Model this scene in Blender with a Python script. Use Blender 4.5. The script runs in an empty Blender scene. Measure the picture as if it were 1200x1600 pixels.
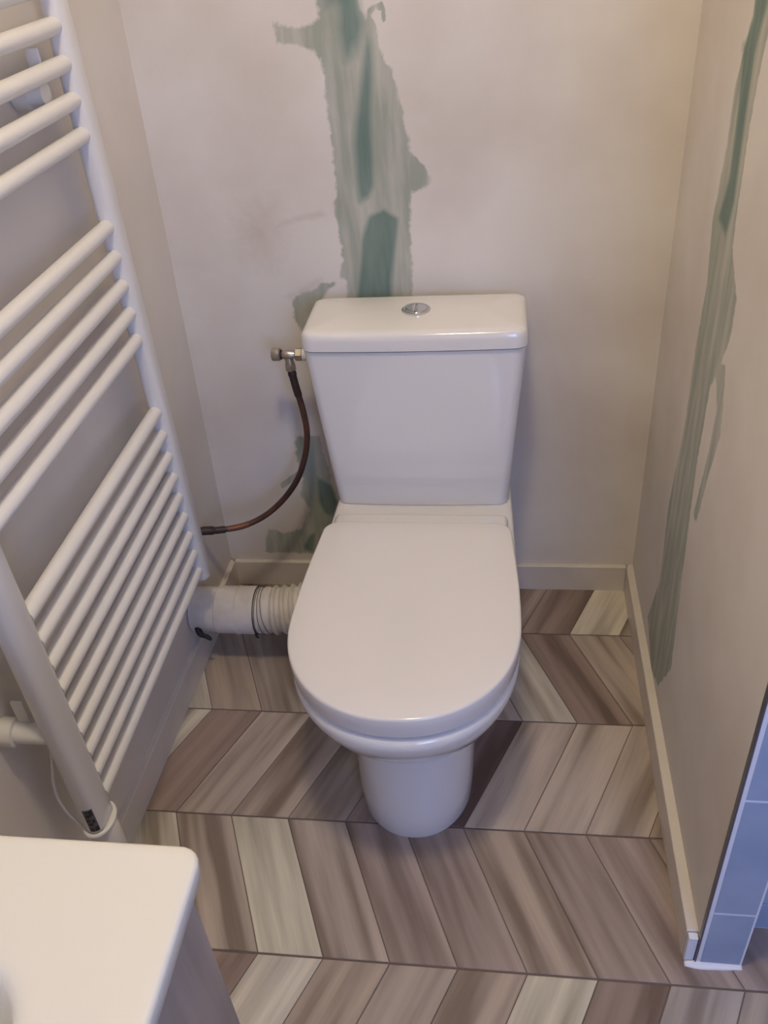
import bpy, bmesh, math, random
import numpy as np
from mathutils import Vector, Matrix

random.seed(7)
scene = bpy.context.scene
C = scene.collection

# ------------------------------------------------------------------ camera
F_PX, PITCH, YAW, ROLL = 1360.37, 0.6328, -0.1661, 0.0915
CAM = np.array([0.64909, -1.55693, 1.38])


def cam_axes():
    cy, sy = math.cos(YAW), math.sin(YAW)
    cp, sp = math.cos(PITCH), math.sin(PITCH)
    f = np.array([sy * cp, cy * cp, -sp])
    r = np.array([cy, -sy, 0.0])
    d = np.cross(f, r)
    c, s = math.cos(ROLL), math.sin(ROLL)
    return c * r + s * d, -s * r + c * d, f


AX_R, AX_D, AX_F = cam_axes()


def on(u, v, axis, val):
    """point of the photo's pixel (u, v) on the plane axis = val"""
    d = AX_F + AX_R * (u - 600) / F_PX + AX_D * (v - 800) / F_PX
    return CAM + d * ((val - CAM[axis]) / d[axis])


cam_d = bpy.data.cameras.new('camera')
cam = bpy.data.objects.new('camera', cam_d)
C.objects.link(cam)
cam_d.sensor_fit = 'HORIZONTAL'
cam_d.sensor_width = 36.0
cam_d.lens = 36.0 * F_PX / 1200.0
cam_d.clip_start = 0.02
up = -AX_D
cam.matrix_world = Matrix(((AX_R[0], up[0], -AX_F[0], CAM[0]), (AX_R[1], up[1], -AX_F[1], CAM[1]),
                           (AX_R[2], up[2], -AX_F[2], CAM[2]), (0, 0, 0, 1)))
scene.camera = cam

# ------------------------------------------------------------------ world, light, exposure
world = bpy.data.worlds.new('world')
scene.world = world
world.use_nodes = True
bgn = world.node_tree.nodes['Background']
bgn.inputs['Color'].default_value = (0.45, 0.62, 1.0, 1)
bgn.inputs['Strength'].default_value = 1.0
LAMP_POS = (0.56, -1.05, 2.33)
LAMP_STRENGTH = 108.0
LAMP_COLOR = (1.0, 0.838, 0.595)
WINDOW_POWER = 21.0
WINDOW_COLOR = (0.27, 0.43, 1.0)
scene.view_settings.view_transform = 'Standard'
scene.view_settings.look = 'None'
scene.view_settings.gamma = 1.0
scene.view_settings.use_curve_mapping = False
scene.view_settings.exposure = 0.0

ld = bpy.data.lights.new('window_daylight', 'AREA')
ld.shape = 'RECTANGLE'
ld.size, ld.size_y = 0.70, 1.00
ld.energy = WINDOW_POWER
ld.color = WINDOW_COLOR
lo = bpy.data.objects.new('window_daylight', ld)
C.objects.link(lo)
lo.location = (1.35, -2.76, 1.45)
lo.rotation_euler = (math.radians(90), 0, 0)      # shines towards +y


# ------------------------------------------------------------------ materials
def srgb(r, g, b):
    def c(x):
        x /= 255.0
        return x / 12.92 if x <= 0.04045 else ((x + 0.055) / 1.055) ** 2.4
    return (c(r), c(g), c(b), 1.0)


def new_mat(name, col, rough=0.5, metal=0.0, coat=0.0, spec=0.5):
    m = bpy.data.materials.new(name)
    m.use_nodes = True
    b = m.node_tree.nodes['Principled BSDF']
    b.inputs['Base Color'].default_value = col
    b.inputs['Roughness'].default_value = rough
    b.inputs['Metallic'].default_value = metal
    b.inputs['Coat Weight'].default_value = coat
    b.inputs['Coat Roughness'].default_value = 0.06
    b.inputs['Specular IOR Level'].default_value = spec
    return m


def nodes(m):
    nt = m.node_tree
    return nt, nt.nodes['Principled BSDF']


def mottle(m, col_a, col_b, scale=8.0, detail=4.0, bump=0.0, bump_scale=120.0, lo=0.35, hi=0.65, vec_scale=(1, 1, 1), dist=0.002):
    nt, b = nodes(m)
    tc = nt.nodes.new('ShaderNodeTexCoord')
    mp = nt.nodes.new('ShaderNodeMapping')
    mp.inputs['Scale'].default_value = vec_scale
    nt.links.new(tc.outputs['Object'], mp.inputs['Vector'])
    n = nt.nodes.new('ShaderNodeTexNoise')
    n.inputs['Scale'].default_value = scale
    n.inputs['Detail'].default_value = detail
    nt.links.new(mp.outputs[0], n.inputs['Vector'])
    r = nt.nodes.new('ShaderNodeValToRGB')
    r.color_ramp.elements[0].position = lo
    r.color_ramp.elements[0].color = col_a
    r.color_ramp.elements[1].position = hi
    r.color_ramp.elements[1].color = col_b
    nt.links.new(n.outputs['Fac'], r.inputs['Fac'])
    nt.links.new(r.outputs['Color'], b.inputs['Base Color'])
    if bump:
        n2 = nt.nodes.new('ShaderNodeTexNoise')
        n2.inputs['Scale'].default_value = bump_scale
        nt.links.new(tc.outputs['Object'], n2.inputs['Vector'])
        bp = nt.nodes.new('ShaderNodeBump')
        bp.inputs['Strength'].default_value = bump
        bp.inputs['Distance'].default_value = dist
        nt.links.new(n2.outputs['Fac'], bp.inputs['Height'])
        nt.links.new(bp.outputs[0], b.inputs['Normal'])
    return r


M = {}
M['ceramic'] = new_mat('white_ceramic', srgb(232, 229, 224), 0.12, coat=0.5)
M['lid'] = new_mat('white_seat_plastic', srgb(232, 227, 221), 0.16, coat=0.35)
M['sink'] = new_mat('white_basin_ceramic', srgb(223, 219, 206), 0.2, coat=0.4)
M['rad'] = new_mat('white_radiator_paint', srgb(232, 229, 223), 0.32, coat=0.2)
M['plastic'] = new_mat('white_plastic', srgb(226, 222, 212), 0.4)
M['pvc'] = new_mat('white_pvc', srgb(226, 220, 210), 0.38)
mottle(M['pvc'], srgb(206, 196, 182), srgb(230, 224, 214), 14, 5)
M['chrome'] = new_mat('chrome', srgb(215, 215, 215), 0.14, 1.0)
M['nickel'] = new_mat('brushed_nickel', srgb(190, 182, 170), 0.33, 1.0)
M['black'] = new_mat('black_rubber', srgb(40, 34, 32), 0.6)
M['base'] = new_mat('baseboard_tile', srgb(206, 198, 186), 0.35)
mottle(M['base'], srgb(212, 204, 190), srgb(226, 218, 206), 6, 3)
M['silicone'] = new_mat('white_sealant', srgb(236, 236, 238), 0.4)
M['trim'] = new_mat('metal_corner_trim', srgb(120, 120, 126), 0.35, 0.8)
M['hose'] = new_mat('brown_hose', srgb(86, 55, 40), 0.45)
mottle(M['hose'], srgb(58, 39, 31), srgb(98, 62, 44), 18, 3, bump=0.4, bump_scale=300)
M['hose_dark'] = new_mat('dark_hose_sleeve', srgb(52, 36, 32), 0.5)
M['copper'] = new_mat('worn_copper', srgb(122, 78, 52), 0.45, 0.3)
M['vanity'] = new_mat('taupe_vanity', srgb(136, 124, 114), 0.5)
mottle(M['vanity'], srgb(158, 145, 133), srgb(172, 159, 147), 5, 5, vec_scale=(1, 12, 1))
M['grout'] = new_mat('floor_grout', srgb(116, 100, 88), 0.85)
M['wallgrout'] = new_mat('white_grout', srgb(236, 236, 240), 0.7)
M['walltile'] = new_mat('blue_grey_wall_tile', srgb(140, 156, 184), 0.4)
mottle(M['walltile'], srgb(152, 168, 194), srgb(168, 182, 204), 9, 4, bump=0.06)
M['ceil'] = new_mat('ceiling_paint', srgb(225, 218, 205), 0.9)
mottle(M['ceil'], srgb(220, 213, 200), srgb(230, 224, 212), 4, 3, bump=0.1)
M['paint'] = new_mat('plain_wall_paint', srgb(222, 212, 198), 0.8)
mottle(M['paint'], srgb(220, 211, 198), srgb(230, 223, 212), 3, 4, bump=0.15, bump_scale=60)
M['glass'] = new_mat('window_glass', (0.9, 0.95, 1, 1), 0.02)
M['glass'].node_tree.nodes['Principled BSDF'].inputs['Transmission Weight'].default_value = 1.0
M['label'] = new_mat('grey_label', srgb(92, 90, 92), 0.5)
M['ink'] = new_mat('black_print', srgb(38, 37, 40), 0.5)
M['wire'] = new_mat('thin_dark_wire', srgb(70, 60, 54), 0.5, 0.3)
m = bpy.data.materials.new('lamp_glow')
m.use_nodes = True
nt = m.node_tree
nt.nodes.remove(nt.nodes['Principled BSDF'])
em = nt.nodes.new('ShaderNodeEmission')
em.inputs['Color'].default_value = LAMP_COLOR + (1,)
em.inputs['Strength'].default_value = LAMP_STRENGTH
nt.links.new(em.outputs[0], nt.nodes['Material Output'].inputs['Surface'])
M['glow'] = m


def patched_wall(name):
    """cream plaster paint with stripped green patches; the attribute 'patch' holds three soft patch masks"""
    m = bpy.data.materials.new(name)
    m.use_nodes = True
    nt, b = nodes(m)
    N, L = nt.nodes.new, nt.links.new
    b.inputs['Roughness'].default_value = 0.75
    tc = N('ShaderNodeTexCoord')
    at = N('ShaderNodeAttribute')
    at.attribute_name = 'patch'
    sep = N('ShaderNodeSeparateColor')
    L(at.outputs['Color'], sep.inputs[0])
    fine = N('ShaderNodeTexNoise')
    fine.inputs['Scale'].default_value = 55.0
    fine.inputs['Detail'].default_value = 6.0
    fine.inputs['Roughness'].default_value = 0.62
    L(tc.outputs['Object'], fine.inputs['Vector'])
    # trowel strokes: noise stretched vertically
    mp = N('ShaderNodeMapping')
    mp.inputs['Scale'].default_value = (42, 42, 6)
    L(tc.outputs['Object'], mp.inputs['Vector'])
    stroke = N('ShaderNodeTexNoise')
    stroke.inputs['Scale'].default_value = 1.0
    stroke.inputs['Detail'].default_value = 3.0
    L(mp.outputs[0], stroke.inputs['Vector'])
    big = N('ShaderNodeTexNoise')
    big.inputs['Scale'].default_value = 3.2
    big.inputs['Detail'].default_value = 5.0
    L(tc.outputs['Object'], big.inputs['Vector'])
    base = N('ShaderNodeValToRGB')
    base.color_ramp.elements[0].position = 0.36
    base.color_ramp.elements[0].color = srgb(216, 206, 193)
    base.color_ramp.elements[1].position = 0.6
    base.color_ramp.elements[1].color = srgb(229, 222, 211)
    L(big.outputs['Fac'], base.inputs['Fac'])

    def mask(chan, noise, amount, lo, hi):
        a = N('ShaderNodeMath')
        a.operation = 'MULTIPLY_ADD'
        a.inputs[1].default_value = amount
        a.inputs[2].default_value = -0.5 * amount
        L(noise.outputs['Fac'], a.inputs[0])
        s = N('ShaderNodeMath')
        s.operation = 'ADD'
        L(a.outputs[0], s.inputs[0])
        L(sep.outputs[chan], s.inputs[1])
        r = N('ShaderNodeMapRange')
        r.inputs['From Min'].default_value = lo
        r.inputs['From Max'].default_value = hi
        L(s.outputs[0], r.inputs['Value'])
        return r

    def mix(fac, a, bcol, mul=1.0):
        x = N('ShaderNodeMix')
        x.data_type = 'RGBA'
        if mul != 1.0:
            k = N('ShaderNodeMath')
            k.operation = 'MULTIPLY'
            k.inputs[1].default_value = mul
            L(fac.outputs[0], k.inputs[0])
            fac = k
        L(fac.outputs[0], x.inputs['Factor'])
        L(a, x.inputs['A'])
        if isinstance(bcol, tuple):
            x.inputs['B'].default_value = bcol
        else:
            L(bcol, x.inputs['B'])
        return x.outputs['Result']

    pale = N('ShaderNodeValToRGB')
    pale.color_ramp.elements[0].position = 0.38
    pale.color_ramp.elements[0].color = srgb(156, 163, 147)
    pale.color_ramp.elements[1].position = 0.66
    pale.color_ramp.elements[1].color = srgb(192, 191, 177)
    L(stroke.outputs['Fac'], pale.inputs['Fac'])
    deep = N('ShaderNodeValToRGB')
    deep.color_ramp.elements[0].position = 0.35
    deep.color_ramp.elements[0].color = srgb(104, 128, 117)
    deep.color_ramp.elements[1].position = 0.7
    deep.color_ramp.elements[1].color = srgb(130, 148, 136)
    L(stroke.outputs['Fac'], deep.inputs['Fac'])
    c1 = mix(mask('Red', fine, 0.9, 0.42, 0.66), base.outputs['Color'], pale.outputs['Color'], 0.92)
    c2 = mix(mask('Green', stroke, 1.0, 0.38, 0.78), c1, deep.outputs['Color'], 0.95)
    c3 = mix(mask('Blue', fine, 0.5, 0.3, 0.9), c2, srgb(196, 180, 162), 0.55)
    L(c3, b.inputs['Base Color'])
    bp = N('ShaderNodeBump')
    bp.inputs['Strength'].default_value = 0.18
    bp.inputs['Distance'].default_value = 0.002
    L(fine.outputs['Fac'], bp.inputs['Height'])
    L(bp.outputs[0], b.inputs['Normal'])
    return m


M['patched'] = patched_wall('patched_plaster')


def plank_mat(name, ang):
    """printed wood plank tile: the colour of the plank comes from the object, grain runs along the plank"""
    m = bpy.data.materials.new(name)
    m.use_nodes = True
    nt, b = nodes(m)
    N, L = nt.nodes.new, nt.links.new
    b.inputs['Roughness'].default_value = 0.42
    tc = N('ShaderNodeTexCoord')
    oi = N('ShaderNodeObjectInfo')
    rm = N('ShaderNodeMath')
    rm.operation = 'MULTIPLY'
    rm.inputs[1].default_value = 37.0
    L(oi.outputs['Random'], rm.inputs[0])
    off = N('ShaderNodeVectorMath')
    off.operation = 'ADD'
    L(tc.outputs['Object'], off.inputs[0])
    L(rm.outputs[0], off.inputs[1])
    rot = N('ShaderNodeVectorRotate')
    rot.rotation_type = 'Z_AXIS'
    rot.inputs['Angle'].default_value = ang
    L(off.outputs[0], rot.inputs['Vector'])

    def streak(sx, sy, detail, rough=0.5):
        mp = N('ShaderNodeMapping')
        mp.inputs['Scale'].default_value = (sx, sy, 1)
        L(rot.outputs[0], mp.inputs['Vector'])
        n = N('ShaderNodeTexNoise')
        n.inputs['Scale'].default_value = 1.0
        n.inputs['Detail'].default_value = detail
        n.inputs['Roughness'].default_value = rough
        L(mp.outputs[0], n.inputs['Vector'])
        return n

    wide = streak(24, 2.0, 2.5)
    fine = streak(170, 9, 4, 0.6)
    r1 = N('ShaderNodeValToRGB')
    e = r1.color_ramp.elements
    e[0].position = 0.34
    e[0].color = (0.58, 0.535, 0.50, 1)
    e[1].position = 0.64
    e[1].color = (1.32, 1.33, 1.33, 1)
    mid = e.new(0.48)
    mid.color = (1, 1, 1, 1)
    L(wide.outputs['Fac'], r1.inputs['Fac'])
    r2 = N('ShaderNodeValToRGB')
    r2.color_ramp.elements[0].position = 0.3
    r2.color_ramp.elements[0].color = (0.93, 0.925, 0.92, 1)
    r2.color_ramp.elements[1].position = 0.65
    r2.color_ramp.elements[1].color = (1.05, 1.05, 1.05, 1)
    L(fine.outputs['Fac'], r2.inputs['Fac'])
    x1 = N('ShaderNodeMix')
    x1.data_type = 'RGBA'
    x1.blend_type = 'MULTIPLY'
    x1.inputs['Factor'].default_value = 1
    L(oi.outputs['Color'], x1.inputs['A'])
    L(r1.outputs['Color'], x1.inputs['B'])
    x2 = N('ShaderNodeMix')
    x2.data_type = 'RGBA'
    x2.blend_type = 'MULTIPLY'
    x2.inputs['Factor'].default_value = 1
    L(x1.outputs['Result'], x2.inputs['A'])
    L(r2.outputs['Color'], x2.inputs['B'])
    L(x2.outputs['Result'], b.inputs['Base Color'])
    bp = N('ShaderNodeBump')
    bp.inputs['Strength'].default_value = 0.12
    bp.inputs['Distance'].default_value = 0.001
    L(fine.outputs['Fac'], bp.inputs['Height'])
    L(bp.outputs[0], b.inputs['Normal'])
    return m


# ------------------------------------------------------------------ mesh helpers
def link(name, me, mat, parent=None, smooth=False):
    o = bpy.data.objects.new(name, me)
    C.objects.link(o)
    if mat is not None and len(me.materials) == 0:
        me.materials.append(mat)
    if smooth:
        me.polygons.foreach_set('use_smooth', [True] * len(me.polygons))
    if parent is not None:
        o.parent = parent
    return o


def from_bm(name, bm, mat, parent=None, smooth=False, normals=True):
    if normals:
        bmesh.ops.recalc_face_normals(bm, faces=bm.faces)
    me = bpy.data.meshes.new(name)
    bm.to_mesh(me)
    bm.free()
    return link(name, me, mat, parent, smooth)


def auto_smooth(o, deg=35):
    """sharp edges above the angle, everything else smooth"""
    me = o.data
    bm = bmesh.new()
    bm.from_mesh(me)
    lim = math.radians(deg)
    for f in bm.faces:
        f.smooth = True
    for e in bm.edges:
        e.smooth = not (len(e.link_faces) == 2 and e.calc_face_angle(0) > lim)
    bm.to_mesh(me)
    bm.free()
    return o


def box_bm(lo, hi, bevel=0.0, seg=2, bm=None):
    own = bm is None
    bm = bm or bmesh.new()
    vs = [bm.verts.new((x, y, z)) for x in (lo[0], hi[0]) for y in (lo[1], hi[1]) for z in (lo[2], hi[2])]
    idx = [(0, 1, 3, 2), (4, 6, 7, 5), (0, 4, 5, 1), (2, 3, 7, 6), (0, 2, 6, 4), (1, 5, 7, 3)]
    fs = [bm.faces.new([vs[i] for i in q]) for q in idx]
    if bevel:
        es = list({e for f in fs for e in f.edges})
        bmesh.ops.bevel(bm, geom=es, offset=bevel, segments=seg, profile=0.5, affect='EDGES')
    return bm


def prism_bm(poly, z0, z1, bevel=0.0):
    bm = bmesh.new()
    a = [bm.verts.new((x, y, z0)) for x, y in poly]
    b = [bm.verts.new((x, y, z1)) for x, y in poly]
    n = len(poly)
    bm.faces.new(a[::-1])
    top = bm.faces.new(b)
    for i in range(n):
        bm.faces.new((a[i], a[(i + 1) % n], b[(i + 1) % n], b[i]))
    if bevel:
        bmesh.ops.bevel(bm, geom=list(top.edges), offset=bevel, segments=1, affect='EDGES')
    return bm


def loft_bm(rings, cap0=True, cap1=True, bm=None):
    """rings: lists of equal length of 3-D points, closed around"""
    bm = bm or bmesh.new()
    vr = [[bm.verts.new(p) for p in r] for r in rings]
    n = len(vr[0])
    for a, b in zip(vr, vr[1:]):
        for i in range(n):
            bm.faces.new((a[i], a[(i + 1) % n], b[(i + 1) % n], b[i]))
    if cap0:
        bm.faces.new(vr[0][::-1])
    if cap1:
        bm.faces.new(vr[-1])
    return bm


def tube_bm(path, rad, n=16, bm=None, caps=True):
    """tube along a path; rad is a number or one per point"""
    P = [Vector(p) for p in path]
    if not hasattr(rad, '__len__'):
        rad = [rad] * len(P)
    rings = []
    nrm = None
    for i, p in enumerate(P):
        t = (P[min(i + 1, len(P) - 1)] - P[max(i - 1, 0)]).normalized()
        if nrm is None:
            nrm = t.orthogonal().normalized()
        else:
            nrm = (nrm - t * nrm.dot(t)).normalized()
        b = t.cross(nrm)
        rings.append([p + (nrm * math.cos(2 * math.pi * k / n) + b * math.sin(2 * math.pi * k / n)) * rad[i] for k in range(n)])
    return loft_bm(rings, caps, caps, bm)


def spline(pts, per=12):
    """Catmull-Rom through the points"""
    P = [Vector(p) for p in pts]
    P = [P[0] * 2 - P[1]] + P + [P[-1] * 2 - P[-2]]
    out = []
    for i in range(1, len(P) - 2):
        a, b, c, d = P[i - 1:i + 3]
        for k in range(per):
            t = k / per
            out.append(0.5 * ((2 * b) + (c - a) * t + (2 * a - 5 * b + 4 * c - d) * t * t + (-a + 3 * b - 3 * c + d) * t ** 3))
    out.append(P[-2])
    return out


def thing(name, label, cat, loc=(0, 0, 0), group=None):
    o = bpy.data.objects.new(name, None)
    o.empty_display_size = 0.05
    C.objects.link(o)
    o.location = loc
    o['label'] = label
    o['category'] = cat
    if group:
        o['group'] = group
    THINGS.append(o)
    return o


THINGS = []


def struct(o):
    o['kind'] = 'structure'
    return o


def clip_poly(poly, a, b, c):
    """keep a*x + b*y <= c"""
    out = []
    for i in range(len(poly)):
        p, q = poly[i], poly[(i + 1) % len(poly)]
        dp, dq = a * p[0] + b * p[1] - c, a * q[0] + b * q[1] - c
        if dp <= 0:
            out.append(p)
        if (dp < 0 < dq) or (dq < 0 < dp):
            t = dp / (dp - dq)
            out.append((p[0] + (q[0] - p[0]) * t, p[1] + (q[1] - p[1]) * t))
    return out


# ------------------------------------------------------------------ room
W = 0.932                 # inner face of the right baseboard
WALL_B = 0.012            # back wall plane
WALL_R = 0.947            # right wall plane
PART_Y = -0.853           # end of the partition
PART_X1 = 1.016           # far side of the partition
SHOWER_Y = -0.795         # tiled wall beyond the partition
BACK_Y = -2.80            # wall behind the camera
FAR_X = 2.00
CEIL = 2.40


def left_x(y):            # face of the left baseboard
    return 0.014 + 0.0308 * y


def wall_left_x(y, z):    # the left wall is not quite parallel or plumb
    return left_x(y) - 0.013 + 0.022 * z


# back wall and right wall: fine grids with patch masks -----------------
def sd_poly(px, py, poly):
    """signed distance (inside positive) of points to a polygon, numpy"""
    poly = np.array(poly, float)
    d = np.full(px.shape, 1e9)
    inside = np.zeros(px.shape, bool)
    for i in range(len(poly)):
        a, b = poly[i], poly[(i + 1) % len(poly)]
        e = b - a
        wx, wy = px - a[0], py - a[1]
        t = np.clip((wx * e[0] + wy * e[1]) / max(e @ e, 1e-12), 0, 1)
        d = np.minimum(d, np.hypot(wx - t * e[0], wy - t * e[1]))
        if a[1] != b[1]:
            cond = ((a[1] <= py) != (b[1] <= py)) & (px < (b[0] - a[0]) * (py - a[1]) / (b[1] - a[1]) + a[0])
            inside ^= cond
    return np.where(inside, d, -d)


def mask_of(px, py, polys, soft):
    m = np.zeros(px.shape)
    for p in polys:
        k = soft
        if isinstance(p, tuple):
            p, k = p
        m = np.maximum(m, np.clip(0.5 + 0.5 * sd_poly(px, py, p) / k, 0, 1))
    return m


def grid_wall(name, corner_fn, nu, nv, masks, thick_dir):
    u, v = np.meshgrid(np.linspace(0, 1, nu + 1), np.linspace(0, 1, nv + 1))
    co = corner_fn(u.ravel(), v.ravel())
    idx = np.arange((nu + 1) * (nv + 1)).reshape(nv + 1, nu + 1)
    faces = np.stack([idx[:-1, :-1], idx[:-1, 1:], idx[1:, 1:], idx[1:, :-1]], -1).reshape(-1, 4)
    nfront = len(co)
    # a thick slab: four back corners joined by a simple back face
    bc = [idx[0, 0], idx[0, -1], idx[-1, -1], idx[-1, 0]]
    co2 = np.vstack([co, co[bc] + np.array(thick_dir)])
    fl = faces.tolist()
    b = [nfront, nfront + 1, nfront + 2, nfront + 3]
    fl.append(b[::-1])
    fl.append(list(idx[0, :][::-1]) + [b[0], b[1]])
    fl.append(list(idx[:, -1][::-1]) + [b[1], b[2]])
    fl.append(list(idx[-1, :]) + [b[2], b[3]])
    fl.append(list(idx[:, 0]) + [b[3], b[0]])
    me = bpy.data.meshes.new(name)
    me.from_pydata(co2.tolist(), [], fl)
    me.update()
    bm = bmesh.new()
    bm.from_mesh(me)
    bmesh.ops.recalc_face_normals(bm, faces=bm.faces)
    bm.to_mesh(me)
    bm.free()
    at = me.color_attributes.new('patch', 'FLOAT_COLOR', 'POINT')
    data = np.zeros((len(co2), 4))
    data[:nfront, :3] = masks(co)
    data[:, 3] = 1
    at.data.foreach_set('color', data.ravel())
    return struct(link(name, me, M['patched']))


def px_poly(pts, ox, oy, sc, axis, val, ij):
    out = []
    for x, y in pts:
        p = on(ox + x / sc, oy + y / sc, axis, val)
        out.append((p[ij[0]], p[ij[1]]))
    return out


def bw(pts, ox=400, oy=0, sc=3.2):
    return px_poly(pts, ox, oy, sc, 1, WALL_B, (0, 2))


def rw(pts, ox=940, oy=0, sc=1.4545):
    return px_poly(pts, ox, oy, sc, 0, WALL_R, (1, 2))


PALE_B = [
    bw([(285, -260), (300, 0), (312, 110), (255, 128), (190, 132), (130, 120), (80, 98), (96, 160), (95, 222), (180, 218), (240, 236),
        (285, 252), (335, 330), (342, 480), (365, 650), (385, 800), (402, 930), (388, 1060), (415, 1150), (432, 1300), (410, 1385),
        (455, 1400), (455, 1700), (480, 2000), (790, 2000), (785, 1475), (775, 1200), (772, 960), (840, 940), (885, 900), (845, 830),
        (775, 755), (750, 640), (735, 560), (718, 480), (690, 400), (682, 340), (650, 318), (622, 240), (610, 160), (550, 85),
        (522, 40), (505, -20), (520, -260)]),
    bw([(175, 1500), (200, 1475), (250, 1465), (330, 1420), (415, 1405), (400, 1425), (340, 1480), (300, 1560), (270, 1700), (215, 1640), (190, 1580)]),
    (bw([(560, 30), (600, 18), (635, 0), (650, 90), (652, 110), (628, 108), (625, 60), (596, 40), (578, 70), (600, 140), (612, 160), (575, 180), (560, 110)]), 0.003),
    bw([(295, 760), (470, 762), (600, 1250), (590, 1420), (500, 1440), (450, 1620), (60, 1620), (88, 1450), (150, 1440), (200, 1470), (330, 1440),
        (365, 1330), (395, 1290), (330, 1200), (345, 1080), (300, 960), (290, 850)], 400, 520, 4.707),
    (bw([(175, 1110), (230, 1070), (330, 1000), (330, 1040), (240, 1120), (190, 1150)], 400, 520, 4.707), 0.004),
]
DEEP_B = [
    (bw([(560, 150), (545, 250), (522, 420), (490, 600), (483, 720), (498, 900), (520, 1010), (560, 985), (592, 930), (597, 800), (588, 600), (585, 400), (575, 230)]), 0.016),
    (bw([(640, 1040), (712, 1095), (702, 1200), (682, 1400), (680, 1700), (490, 1700), (505, 1430), (530, 1200), (565, 1085)]), 0.011),
    (bw([(320, -200), (330, 60), (400, 40), (395, 150), (440, 320), (480, 280), (520, 200), (548, 120), (520, 40), (500, -200)]), 0.03),
    (bw([(440, 1050), (500, 1085), (560, 1130), (605, 1250), (560, 1350), (500, 1330), (450, 1240)], 400, 520, 4.707), 0.012),
    (bw([(340, 1560), (395, 1490), (440, 1470), (420, 1620), (350, 1600)], 400, 520, 4.707), 0.012),
]
TAN_B = [(bw([(0, 1000), (120, 1000), (140, 1200), (80, 1350), (-60, 1300), (-120, 1100)]), 0.06),
         (bw([(80, 1120), (140, 1100), (330, 1050), (350, 1080), (200, 1110), (100, 1150)]), 0.01),
         (bw([(230, 1440), (330, 1390), (300, 1440), (180, 1500), (140, 1480)]), 0.015)]
PALE_R = [
    (rw([(365, -160), (350, 0), (330, 90), (302, 200), (285, 330), (252, 500), (240, 640), (212, 800), (190, 960), (152, 1150), (132, 1320),
         (105, 1400), (112, 1520), (128, 1560), (158, 1520), (172, 1400), (197, 1200), (217, 1050), (247, 880), (270, 830), (295, 760),
         (307, 680), (297, 560), (330, 330), (352, 200), (382, 60), (420, -160)]), 0.008),
    (rw([(258, 820), (282, 830), (278, 900), (270, 990), (240, 1090), (215, 1190), (208, 1170), (240, 1040), (262, 930)]), 0.006),
]
DEEP_R = [(rw([(360, -160), (345, 40), (320, 100), (310, 250), (290, 400), (262, 500), (282, 545), (302, 460), (330, 260), (350, 120), (380, 0), (400, -160)]), 0.012)]

X0, X1 = -0.06, WALL_R + 0.10


def back_masks(co):
    x, z = co[:, 0], co[:, 2]
    return np.stack([mask_of(x, z, PALE_B, 0.011), mask_of(x, z, DEEP_B, 0.010), mask_of(x, z, TAN_B, 0.02)], -1)


def right_masks(co):
    y, z = co[:, 1], co[:, 2]
    return np.stack([mask_of(y, z, PALE_R, 0.01), mask_of(y, z, DEEP_R, 0.008) * 0.85, np.zeros(len(y))], -1)


grid_wall('wall_back', lambda u, v: np.stack([X0 + (X1 - X0) * u, np.full(u.shape, WALL_B), CEIL * v], -1), 190, 420, back_masks, (0, 0.1, 0))
grid_wall('wall_right', lambda u, v: np.stack([np.full(u.shape, WALL_R), WALL_B + (PART_Y + 0.006 - WALL_B) * u, CEIL * v], -1), 150, 420,
          right_masks, (PART_X1 - 0.008 - WALL_R, 0, 0))


# left wall: a slab following the slightly crooked plane
def slab8(name, P, mat):
    bm = bmesh.new()
    vs = [bm.verts.new(p) for p in P]
    for q in ((0, 1, 2, 3), (4, 7, 6, 5), (0, 4, 5, 1), (1, 5, 6, 2), (2, 6, 7, 3), (3, 7, 4, 0)):
        bm.faces.new([vs[i] for i in q])
    return from_bm(name, bm, mat)


ya, yb_ = WALL_B, BACK_Y
wl = slab8('wall_left', [(wall_left_x(ya, 0), ya, 0), (wall_left_x(yb_, 0), yb_, 0), (wall_left_x(yb_, CEIL), yb_, CEIL), (wall_left_x(ya, CEIL), ya, CEIL),
                         (-0.25, ya, 0), (-0.25, yb_, 0), (-0.25, yb_, CEIL), (-0.25, ya, CEIL)], M['paint'])
struct(wl)
struct(from_bm('ceiling', box_bm((-0.25, BACK_Y - 0.1, CEIL), (FAR_X + 0.1, 0.112, CEIL + 0.08)), M['ceil']))
struct(from_bm('wall_far_right', box_bm((FAR_X, BACK_Y, 0), (FAR_X + 0.1, 0.112, CEIL)), M['paint']))
# wall behind the camera with the window opening (daylight comes in there)
wf = bmesh.new()
wx0, wx1, wz0, wz1 = 0.98, 1.72, 0.93, 1.97
for lo_, hi_ in (((-0.25, BACK_Y - 0.1, 0), (wx0, BACK_Y, CEIL)), ((wx1, BACK_Y - 0.1, 0), (FAR_X, BACK_Y, CEIL)),
                 ((wx0, BACK_Y - 0.1, 0), (wx1, BACK_Y, wz0)), ((wx0, BACK_Y - 0.1, wz1), (wx1, BACK_Y, CEIL))):
    box_bm(lo_, hi_, bm=wf)
struct(from_bm('wall_front', wf, M['paint']))
fr = bmesh.new()
for lo_, hi_ in (((wx0, BACK_Y - 0.07, wz0), (wx0 + 0.04, BACK_Y - 0.02, wz1)), ((wx1 - 0.04, BACK_Y - 0.07, wz0), (wx1, BACK_Y - 0.02, wz1)),
                 ((wx0, BACK_Y - 0.07, wz0), (wx1, BACK_Y - 0.02, wz0 + 0.04)), ((wx0, BACK_Y - 0.07, wz1 - 0.04), (wx1, BACK_Y - 0.02, wz1))):
    box_bm(lo_, hi_, bm=fr)
win = struct(from_bm('window_1', fr, M['plastic']))
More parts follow.
